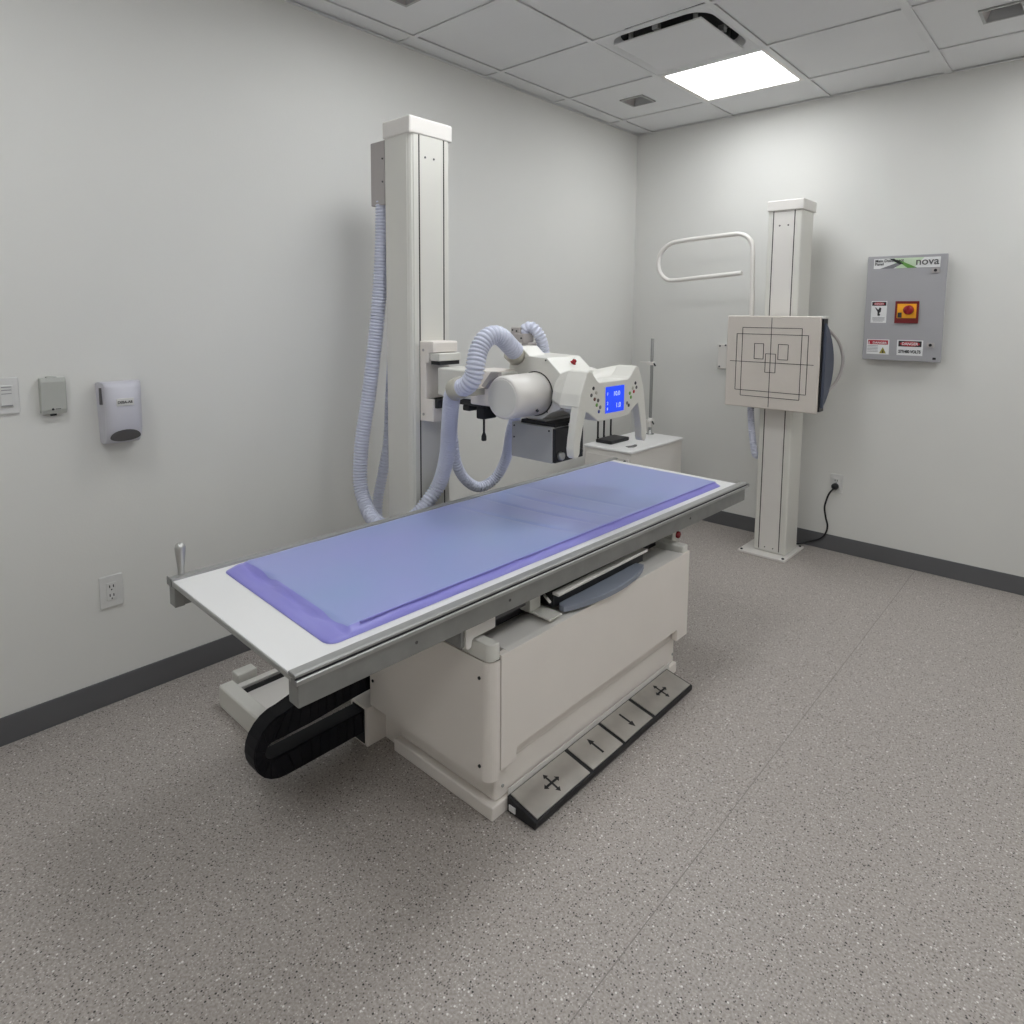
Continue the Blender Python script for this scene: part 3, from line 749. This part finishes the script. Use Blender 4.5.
# hose from junction box down beside the column, under the table edge, up to the arm clamp
H1 = [(.335, -2.56, 2.006), (.333, -2.57, 1.937), (.336, -2.58, 1.749), (.337, -2.6, 1.533), (.324, -2.62, 1.316), (.302, -2.64, 1.095), (.281, -2.66, .916), (.276, -2.67, .736), (.325, -2.68, .645),
      (.40, -2.69, .59), (.48, -2.67, .565), (.55, -2.635, .59), (.598, -2.60, .64), (.618, -2.565, .69), (.64, -2.519, .766), (.70, -2.533, .894), (.77, -2.585, 1.014), (.855, -2.653, 1.12), (.90, -2.685, 1.175), (.94, -2.70, 1.203)]
obj('cable_hose', hose_bm(H1, R_H), M_HOSE, ts)
bm = bmesh.new(); lathe(bm, (.947, -2.700, 1.205), (.93, -.1, .30), [(-.026, .037), (-.022, .041), (.018, .041), (.022, .037)], 32)
hc = obj('hose_clamp', bm, M_CLAMP, ts)
B('clamp_stem', M_CLAMP, hc, .90, .94, -2.68, -2.545, 1.170, 1.195)
H2 = [(.925, -2.70, 1.202), (.965, -2.70, 1.212), (.998, -2.70, 1.232), (1.014, -2.695, 1.26), (1.018, -2.69, 1.30), (1.014, -2.67, 1.35), (1.018, -2.64, 1.388), (1.023, -2.60, 1.402), (1.025, -2.56, 1.390), (1.021, -2.52, 1.364), (1.012, -2.475, 1.337)]
obj('cable_hose', hose_bm([(a_+.010, b_, c_) for a_, b_, c_ in H2], .0355), M_HOSE, ts)
# second, thinner hose behind: column, loop, and up behind the head
H3 = [(.345, -2.50, 1.94), (.325, -2.50, 1.50), (.290, -2.5, 1.219), (.276, -2.5, 1.079), (.258, -2.5, .89), (.244, -2.52, .749), (.240, -2.55, .611), (.27, -2.57, .523), (.34, -2.57, .47), (.44, -2.54, .46)]
obj('cable_hose', hose_bm(H3, .0245), M_HOSE, ts)
H3 = [(.612, -2.43, 1.04), (.605, -2.414, .93), (.60, -2.39, .824), (.605, -2.34, .738), (.622, -2.265, .690), (.645, -2.186, .722), (.70, -2.173, .822), (.78, -2.225, .97), (.84, -2.235, 1.09), (.90, -2.22, 1.22)]
obj('cable_hose', hose_bm(H3, .0245), M_HOSE, ts)
bm = bmesh.new(); box(bm, .866, .916, -2.33, -2.305, 1.365, 1.424, .003, 1); box(bm, .893, .945, -2.340, -2.275, 1.362, 1.398, .004, 2); box(bm, .925, .965, -2.33, -2.28, 1.30, 1.362, .003, 1)
ph = obj('rear_hose_bracket', bm, M_BOXG, ts)
bm = bmesh.new()
for x, z in ((.878, 1.412), (.90, 1.408), (.935, 1.380)): cyl(bm, (x, -2.343 if x > .92 else -2.332, z), (x, -2.328, z), .004, seg=8)
obj('screw', bm, M_INK, ph)
H4 = [(.905, -2.30, 1.392), (.920, -2.295, 1.418), (.940, -2.285, 1.424), (.961, -2.275, 1.407), (.972, -2.26, 1.375), (.970, -2.24, 1.331), (.970, -2.235, 1.28)]
obj('cable_hose', hose_bm(H4, .024), M_HOSE, ts)

# ------------------------------------------------------------------ wall bucky stand
ws = thing('chest_stand', 'white floor-to-head-height chest stand with a square marked image plate, by the back wall', 'x-ray stand', (1.23, -.23, 0))
sx0, sx1, sy0, sy1 = 1.137, 1.334, -.350, -.150
bm = bmesh.new(); box(bm, 1.066, 1.358, -.425, -.085, 0, .014, .003, 2); bp_ = obj('base_plate', bm, M_WHITE, ws)
bm = bmesh.new()
for x, y in ((1.085, -.405), (1.34, -.405), (1.34, -.108), (1.085, -.108)): lathe(bm, (x, y, .0135), (0, 0, 1), [(0, .008), (.006, .008), (.008, .005)], 12)
obj('anchor_bolt', bm, M_BLACK, bp_)
bm = bmesh.new(); box(bm, sx0, sx1, sy0, sy1, .014, 2.095, .010, 3); sc = obj('column', bm, M_HEAD, ws)
for x in (1.170, 1.293): B('seam', M_SEAM, sc, x-.0025, x+.0025, sy0-.0012, sy0+.002, .03, 2.094)
B('track_cover', M_WHITE, sc, 1.1735, 1.2905, sy0-.0009, sy0+.001, .03, 2.093)
bm = bmesh.new()
for x in (1.208, 1.258):
    cyl(bm, (x, sy0-.003, 2.005), (x, sy0, 2.005), .005, seg=10)
    cyl(bm, (x, sy0-.003, .045), (x, sy0, .045), .004, seg=10)
obj('screw', bm, M_SMOKE, sc)
bm = bmesh.new(); box(bm, 1.132, 1.345, -.360, -.140, 2.090, 2.152, .006, 3); obj('column_cap', bm, M_WHITE, ws)
# bucky
bx0, bx1, bz0, bz1 = .978, 1.516, .928, 1.474
bm = bmesh.new(); box(bm, bx0, bx1, -.502, -.482, bz0, bz1, .006, 3); bk_ = obj('image_plate', bm, M_PLATEF, ws)
bm = bmesh.new(); box(bm, 1.44, 1.536, -.496, -.42, bz1-.012, bz1-.001, .003, 2); obj('edge_lip', bm, M_HEAD, bk_)
bm = bmesh.new(); box(bm, bx0, 1.500, -.482, -.40, bz0+.01, bz1-.002, .004, 2); obj('receptor_case', bm, M_CREAM, ws)
B('tray_opening', M_BLACK, ws, 1.500, 1.524, -.4815, -.41, bz0+.010, bz1-.014)
# drawn markings
bm = bmesh.new(); lw = .0016; yb0, yb1 = -.5032, -.5018
def lx(x0, x1, z): box(bm, x0, x1, yb0, yb1, z-lw, z+lw)
def lz(x, z0, z1): box(bm, x-lw, x+lw, yb0, yb1, z0, z1)
def rect(x0, x1, z0, z1): lx(x0, x1, z0); lx(x0, x1, z1); lz(x0, z0, z1); lz(x1, z0, z1)
lz(1.2455, .940, 1.462); lx(1.003, 1.488, 1.201); rect(1.075, 1.418, .997, 1.404); rect(1.041, 1.453, 1.030, 1.366)
rect(1.150, 1.204, 1.221, 1.311); rect(1.289, 1.345, 1.222, 1.310); rect(1.217, 1.276, 1.144, 1.253)
obj('field_markings', bm, M_LINE, bk_)
# slate grey pull handle bulging from the right side, with a thin hoop
bm = bmesh.new(); pl = [(-.49, 1.43)]
pl = []
for k in range(17):
    a = k/16; pl.append((-.475+.160*math.sin(math.pi*a)**.8, 1.435-.475*a))
prism(bm, pl, 'x', 1.5245, 1.540, .003, 2); obj('tray_handle', bm, M_SLATE, ws)
pts = [(1.500, -.43, 1.400)]
for k in range(1, 12): a = k/12; pts.append((1.500+.07*math.sin(math.pi*a), -.36+.08*math.sin(math.pi*a), 1.400-.37*a))
pts.append((1.500, -.43, 1.03))
pts = [(1.49, -.405, 1.43), (1.525, -.36, 1.395), (1.565, -.31, 1.33), (1.585, -.29, 1.25), (1.585, -.29, 1.19), (1.57, -.30, 1.12), (1.535, -.34, 1.05), (1.49, -.405, .99)]
bm = bmesh.new(); tube(bm, [(a_-.008, b_, c_) for a_, b_, c_ in pts], .0085, seg=12, step=.012); obj('side_hoop', bm, M_BOXG, ws)
bm = bmesh.new(); box(bm, 1.16, 1.31, -.40, -.345, 1.08, 1.33, .004, 2); obj('carriage', bm, M_CREAM, ws)
# overhead hand grip
pts = [(1.052, -.325, 1.25), (1.050, -.322, 1.46), (1.048, -.32, 1.60), (1.043, -.318, 1.70), (1.038, -.315, 1.84), (1.030, -.31, 1.91), (1.00, -.31, 1.955), (.955, -.31, 1.978), (.90, -.31, 1.980), (.70, -.31, 1.972), (.54, -.31, 1.962), (.47, -.31, 1.948), (.41, -.31, 1.905), (.382, -.31, 1.84), (.393, -.31, 1.768), (.435, -.31, 1.720), (.50, -.31, 1.704), (.70, -.31, 1.718), (.972, -.31, 1.738)]
bm = bmesh.new(); box(bm, 1.03, 1.15, -.398, -.30, 1.22, 1.30, .004, 2); obj('grip_socket', bm, M_CREAM, ws)
bm = bmesh.new(); tube(bm, pts, .0145, seg=16, step=.014); obj('hand_grip', bm, M_WHITE, ws)
# hose at the back left of the stand
obj('cable_hose', hose_bm([(1.075, -.33, 1.05), (1.078, -.34, .90), (1.088, -.34, .78), (1.108, -.345, .66), (1.118, -.34, .615), (1.124, -.30, .60), (1.126, -.25, .62), (1.12, -.20, .72)], .021), M_HOSE, ws)
bm = bmesh.new(); box(bm, .70, .80, -.020, 0, 1.105, 1.275, .003, 1); wp = obj('wall_bracket', bm, M_WHITE)
tag(wp, 'small white wall bracket on the back wall, half hidden left of the square image plate', 'wall bracket')
bm = bmesh.new()
for x, z in ((.715, 1.262), (.755, 1.268), (.715, 1.12)): cyl(bm, (x, -.024, z), (x, -.019, z), .006, seg=10)
obj('screw', bm, M_SMOKE, wp)
# power cord
bm = bmesh.new()
pts = [(1.502, -.035, .410), (1.478, -.045, .375), (1.458, -.03, .32), (1.448, -.022, .27), (1.458, -.018, .205), (1.470, -.018, .16), (1.462, -.018, .11), (1.43, -.018, .065), (1.37, -.03, .035), (1.33, -.06, .020), (1.30, -.10, .0215)]
tube(bm, pts, .0055, seg=10, step=.012); pc = obj('power_cord', bm, M_BLACK)
tag(pc, 'thin black power cord hanging from the back wall outlet to the chest stand foot', 'power cord')
bm = bmesh.new(); lathe(bm, (1.502, -.011, .418), (0, -1, 0), [(0, .020), (.018, .021), (.026, .017), (.034, .009)], 24); obj('plug', bm, M_BLACK, pc)
# cable duct on the wall shadowed behind the stand base
# ------------------------------------------------------------------ wall outlets, switch
def outlet(name, label, face, cx, cz, w=.070, h=.115):
    """face '-y' on the back wall, '+x' on the left wall"""
    t = thing(name, label, 'electrical outlet', (cx, 0, cz) if face == '-y' else (0, cx, cz))
    def bb(bm, a0, a1, d0, d1, z0, z1, **k):
        if face == '-y': box(bm, cx+a0, cx+a1, -d1, -d0, cz+z0, cz+z1, **k)
        else: box(bm, d0, d1, cx+a0, cx+a1, cz+z0, cz+z1, **k)
    bm = bmesh.new(); bb(bm, -w/2, w/2, 0, .007, -h/2, h/2, bev=.003, seg=2); obj('plate', bm, M_PLATE, t)
    bm = bmesh.new(); bb(bm, -.0165, .0165, .006, .010, -.034, .034, bev=.001, seg=1); obj('receptacle', bm, M_PLATE, t)
    bm = bmesh.new()
    for s in (.017, -.017):
        bb(bm, -.008, -.0045, .0095, .0106, s-.002, s+.008); bb(bm, .0045, .008, .0095, .0106, s-.002, s+.008); bb(bm, -.002, .002, .0095, .0106, s-.012, s-.007)
    obj('slot', bm, M_INK, t); return t
outlet('wall_outlet', 'white double outlet low on the left wall below the soap dispenser', '+x', -3.588, .437, .078, .122)
outlet('wall_outlet', 'white outlet on the back wall with the black plug in it', '-y', 1.504, .434, .074, .120)
sw = thing('light_switch', 'white wall switch plate at the left edge of the photo', 'light switch', (0, -3.883, 1.196))
B('plate', M_PLATE, sw, 0, .007, -3.941, -3.826, 1.135, 1.257, bev=.003)
B('rocker', M_PLATE, sw, .006, .0125, -3.925, -3.885, 1.16, 1.232, bev=.002)
B('rocker', M_PLATE, sw, .006, .0125, -3.878, -3.843, 1.160, 1.232, bev=.002)
bm = bmesh.new()
for z in (1.225, 1.215, 1.203): box(bm, .0124, .0132, -3.875, -3.848, z, z+.002)
box(bm, .0124, .0134, -3.876, -3.846, 1.163, 1.166); box(bm, .0065, .0078, -3.888, -3.882, 1.243, 1.246); box(bm, .0065, .0078, -3.888, -3.882, 1.144, 1.147); obj('marking', bm, M_INKG, sw)
# room sensor
tm = thing('wall_sensor', 'small sage-grey sensor box on the left wall between the switch and the soap dispenser', 'wall sensor', (0, -3.735, 1.185))
bm = bmesh.new(); prism(bm, [(0, 1.128), (.024, 1.125), (.029, 1.14), (.029, 1.235), (.024, 1.249), (0, 1.249)], 'y', -3.772, -3.697, .004, 3); obj('housing', bm, M_TSTAT, tm)
bm = bmesh.new(); lathe(bm, (.028, -3.739, 1.141), (1, 0, 0), [(0, .004), (.0016, .004)], 14); box(bm, .0285, .0296, -3.732, -3.716, 1.1405, 1.1425); obj('emblem', bm, M_INK, tm)
bm = bmesh.new(); box(bm, .006, .016, -3.744, -3.726, 1.117, 1.126, .001, 1); obj('jack', bm, M_BLACK, tm)
bm = bmesh.new(); box(bm, .002, .020, -3.752, -3.720, 1.246, 1.253, .003, 2); obj('latch_tab', bm, M_TSTAT, tm)
# soap dispenser
sd = thing('soap_dispenser', 'pale lilac-white soap dispenser with a grey nozzle tray on the left wall', 'soap dispenser', (0, -3.535, 1.1))
bm = bmesh.new()
prof = [(0, 1.218), (.040, 1.226), (.085, 1.222), (.098, 1.205), (.103, 1.12), (.101, 1.055), (.088, 1.025), (.060, 1.002), (.030, .998), (0, 1.002)]
def yspan(x, z): # narrower at the front and slightly at the bottom
    w = .0665-.009*(x/.103)**3; w -= .010*sm((1.06-z)/.08); return w
nseg = 12; rings = []
for (x, z) in prof:
    w = yspan(x, z); rings.append([bm.verts.new((x, -3.533-w*math.cos(math.pi*k/nseg) if False else -3.536-w+2*w*k/nseg, z)) for k in range(nseg+1)])
# round the front in plan
for (x, z), r in zip(prof, rings):
    for k, v in enumerate(r):
        s = abs(2*k/nseg-1); v.co.x = max(0, x-(.022*s**4)*(x/.1))
for a, b in zip(rings, rings[1:]):
    for k in range(nseg): bm.faces.new([a[k], a[k+1], b[k+1], b[k]]).smooth = True
bm.faces.new([r[0] for r in rings]); bm.faces.new([r[-1] for r in rings][::-1]); bm.faces.new([rings[0][k] for k in range(nseg+1)]+[rings[-1][k] for k in range(nseg, -1, -1)])
obj('housing', bm, M_DISP, sd)
bm = bmesh.new()
q = []
for k in range(24):
    a = 2*math.pi*k/24; y = -3.538+.049*math.cos(a); t_ = math.sin(a); z = 1.027+.028*t_ if t_ > 0 else 1.027+.018*t_
    q.append((y, z))
A_ = []; 
for (y, z) in q:
    x = .1035 if z > 1.055 else (.1015-(1.055-z)*.43 if z > 1.025 else .0885-(1.025-z)*.95)
    A_.append((x+.003, y, z))
bm.faces.new([bm.verts.new(p) for p in A_]); lo = [bm.verts.new((p[0]-.006, p[1], p[2])) for p in A_]; hi = list(bm.verts)[:24]
for k in range(24): bm.faces.new([hi[k], hi[(k+1) % 24], lo[(k+1) % 24], lo[k]])
obj('nozzle_tray', bm, M_SMOKE, sd)
B('side_slot', M_SMOKE, sd, .045, .055, -3.6040, -3.595, 1.145, 1.205, bev=.001)
lbp = B('label_plate', M_PLATE, sd, .1005, .1045, -3.566, -3.510, 1.141, 1.168, bev=.001)
text('label_text', 'DEBA-AB', .0125, M_INK, sd, (.1048, -3.563, 1.150), '+x', sx=.95, bold=.0004)

# ------------------------------------------------------------------ disconnect panel
dp = thing('disconnect_panel', 'grey electrical disconnect cabinet with danger labels on the back wall', 'electrical panel', (1.807, 0, 1.522))
B('enclosure', M_PANEL, dp, 1.625, 2.000, -.052, 0, 1.232, 1.812, bev=.003)
fy = -.066
dx0, dx1, dz0, dz1 = 1.622, 2.018, 1.223, 1.821
bm = bmesh.new(); box(bm, dx0, dx1, fy, -.052, dz0, dz1, .004, 2); dr = obj('door', bm, M_PANEL, dp)
W_, H_ = dx1-dx0, dz1-dz0
def dpnt(u, v): return dx0+u*W_, dz1-v*H_      # u right, v down in 0..1
def plate(name, m_, u0, v0, u1, v1, t_=.001, parent=None, base=fy):
    xa_, za_ = dpnt(u0, v0); xb_, zb_ = dpnt(u1, v1)
    return B(name, m_, parent or dr, xa_, xb_, base-t_, base+.0005, zb_, za_)
def poly(name, m_, pts, t_=.0016, parent=None):
    bm = bmesh.new(); prism(bm, [dpnt(*p) for p in pts], 'y', fy-t_, fy); return obj(name, bm, m_, parent or dr)
hl = plate('maker_label', M_PAPER, .085, .025, .915, .120)
poly('label_swoosh', M_PALEG, [(.33, .025), (.72, .025), (.60, .120), (.38, .120)], .0012, hl)
poly('label_swoosh', M_INKG, [(.17, .120), (.44, .055), (.46, .075), (.34, .120)], .0014, hl)
poly('label_swoosh', M_GREEN, [(.36, .040), (.46, .060), (.64, .120), (.52, .120)], .0018, hl)
poly('label_swoosh', M_DGREEN, [(.28, .028), (.34, .028), (.47, .078), (.42, .085)], .0020, hl)
def dtext(name, s, size, m_, u, v, parent, sx=1, off=.0024, bold=0, align='LEFT'):
    x_, z_ = dpnt(u, v); return text(name, s, size, m_, parent, (x_, fy-off, z_), '-y', sx=sx, bold=bold, align=align)
dtext('label_text', 'Main Disconnect', .0225, M_INK, .10, .058, hl, .95, bold=.0004)
dtext('label_text', 'Panel', .0225, M_INK, .10, .088, hl, .95, bold=.0004)
dtext('maker_name', 'nova', .058, M_SMOKE, .615, .094, hl, 1.02, bold=.0007)
for (u, v) in ((.865, .150), (.865, .840)):
    lk = plate('lock', M_BOXG, u-.045, v-.022, u+.045, v+.022, .006)
    x_, z_ = dpnt(u, v); bm = bmesh.new(); lathe(bm, (x_, fy-.006, z_), (0, -1, 0), [(0, .008), (.002, .008)], 16); obj('keyhole', bm, M_BLACK, lk)
plate('vent_button', M_BLACK, .90, .955, .94, .975, .002)
# danger sticker with hand symbol
s1 = plate('danger_sticker', M_PAPER, .085, .430, .290, .640)
plate('danger_band', M_INK, .095, .438, .280, .475, .0014, s1)
bm = bmesh.new(); 
pts_ = []
for k in range(20):
    a = 2*math.pi*k/20; pts_.append((.188+.075*math.cos(a), .457+.0145*math.sin(a)))
prism(bm, [dpnt(*p) for p in pts_], 'y', fy-.0018, fy); obj('danger_oval', bm, M_DRED, s1)
dtext('danger_text', 'DANGER', .0125, M_PAPER, .188, .464, s1, .95, align='CENTER', bold=.0002)
poly('hand_symbol', M_INK, [(x_+.013, y_) for x_, y_ in [(.165, .515), (.185, .490), (.205, .500), (.200, .535), (.180, .545), (.195, .560), (.185, .575), (.160, .570), (.158, .535), (.125, .495), (.130, .490)]], .0018, s1)
for k in range(4): plate('fine_print', M_INKG, .107+.012*(k == 3), .588+.011*k, .268-.02*(k == 3), .592+.011*k, .0016, s1)
# rotary disconnect switch
rs = plate('switch_plate', M_MAROON, .400, .432, .695, .640, .008)
plate('switch_field', M_YEL, .428, .457, .668, .592, .010, rs)
x_, z_ = dpnt(.575, .515); bm = bmesh.new(); lathe(bm, (x_, fy-.010, z_), (0, -1, 0), [(0, .026), (.018, .025), (.022, .020), (.024, .0)], 28); box(bm, x_-.007, x_+.007, fy-.040, fy-.03, z_-.022, z_+.022, .002, 2)
obj('switch_knob', bm, M_RED, rs)
plate('padlock_slot', M_INK, .438, .540, .488, .588, .012, rs)
# lower left sticker
s2 = plate('danger_sticker', M_PAPER, .055, .800, .350, .945)
plate('danger_band', M_DRED, .070, .808, .334, .850, .0014, s2)
dtext('danger_text', 'DANGER', .0165, M_PAPER, .225, .842, s2, 1.1, align='CENTER', bold=.0003)
poly('band_triangle', M_PAPER, [(.075, .845), (.095, .845), (.085, .815)], .0018, s2)
poly('warning_triangle', M_TRI, [(.225, .935), (.315, .935), (.270, .875)], .0018, s2)
poly('warning_bolt', M_INK, [(.262, .930), (.282, .930), (.272, .895)], .0020, s2)
for k in range(5): plate('fine_print', M_INKG, .065, .862+.014*k, .205, .866+.014*k, .0016, s2)
# lower right sticker
s3 = plate('danger_sticker', M_PAPER, .450, .800, .775, .945)
plate('danger_band', M_INK, .468, .808, .757, .862, .0014, s3)
bm = bmesh.new(); pts_ = [(.612+.125*math.cos(2*math.pi*k/24), .835+.023*math.sin(2*math.pi*k/24)) for k in range(24)]
prism(bm, [dpnt(*p) for p in pts_], 'y', fy-.0018, fy); obj('danger_oval', bm, M_DRED, s3)
dtext('danger_text', 'DANGER', .021, M_PAPER, .612, .847, s3, .95, align='CENTER', bold=.0004)
dtext('voltage_text', '277/480 VOLTS', .0235, M_INK, .612, .922, s3, .72, align='CENTER', bold=.0009)

# ------------------------------------------------------------------ cabinet in the corner
gc = thing('generator_cabinet', 'low white cabinet in the room corner behind the examination table', 'cabinet', (.43, -.65, 0))
gx0, gx1, gy0, gy1 = .262, .618, -.975, -.320
bm = bmesh.new(); box(bm, gx0+.008, gx1-.008, gy0+.008, gy1-.004, .03, .632, .004, 2); gb = obj('cabinet_body', bm, M_WHITE, gc)
bm = bmesh.new(); box(bm, gx0, gx1, gy0, gy1, .632, .650, .007, 3); obj('cabinet_lid', bm, M_TOP, gc)
bm = bmesh.new()
for x in (gx0+.03, gx1-.06):
    for y in (gy0+.03, gy1-.06): box(bm, x, x+.03, y, y+.03, 0, .031)
obj('foot', bm, M_BLACK, gc)
bm = bmesh.new(); box(bm, gx0+.02, gx1-.02, gy0+.004, gy0+.009, .06, .60, .001, 1); fd = obj('front_door', bm, M_WHITE, gc)
bm = bmesh.new(); cyl(bm, (gx1-.045, gy0+.0045, .585), (gx1-.045, gy0-.004, .585), .007, seg=12); obj('lock', bm, M_SMOKE, fd)
bm = bmesh.new(); prism(bm, [(.505, -.86), (.535, -.875), (.555, -.845), (.550, -.80), (.53, -.765), (.515, -.77), (.520, -.81)], 'z', .6495, .6525); obj('lid_recess', bm, M_SMOKE, gc)
rt_ = thing('wireless_router', 'flat black box with three upright antennas standing on the white cabinet', 'router', (.335, -.74, .65))
bm = bmesh.new(); box(bm, .290, .412, -.880, -.670, .651, .674, .006, 3); obj('housing', bm, M_BLACK, rt_)
for (x, y) in ((.262, -.815), (.262, -.745), (.262, -.665)):
    bm = bmesh.new(); cyl(bm, (x+.006, y, .668), (x-.002, y, .668), .007, seg=10); tube(bm, [(x, y, .660), (x, y, .78), (x, y, .865)], .0065, seg=8)
    obj('antenna', bm, M_BLACK, rt_)
ps = thing('clamp_pole', 'slim grey metal pole with two lever clamps standing on the white cabinet near the corner', 'pole', (.392, -.375, .65))
bm = bmesh.new(); cyl(bm, (.392, -.375, .650), (.392, -.375, 1.312), .0108, seg=16, bev=.002); obj('pole', bm, mat('pole grey metal', (150, 150, 148), .4, metal=.4), ps)
bm = bmesh.new(); lathe(bm, (.392, -.375, .6502), (0, 0, 1), [(0, .028), (.006, .028), (.01, .014), (.03, .013)], 20); obj('pole_foot', bm, M_ALU, ps)
for z in (1.142, .740):
    bm = bmesh.new(); box(bm, .362, .408, -.395, -.358, z-.012, z+.010, .003, 2); box(bm, .30, .362, -.385, -.368, z+.001, z+.008, .002, 1); c_ = obj('clamp', bm, M_WHITE, ps)
    bm = bmesh.new(); cyl(bm, (.408, -.376, z), (.428, -.392, z-.014), .0055, seg=10); obj('clamp_lever', bm, M_BLACK, c_)
bm = bmesh.new(); cyl(bm, (.392, -.375, .70), (.392, -.375, .765), .014, seg=16); obj('pole_sleeve', bm, M_WHITE, ps)
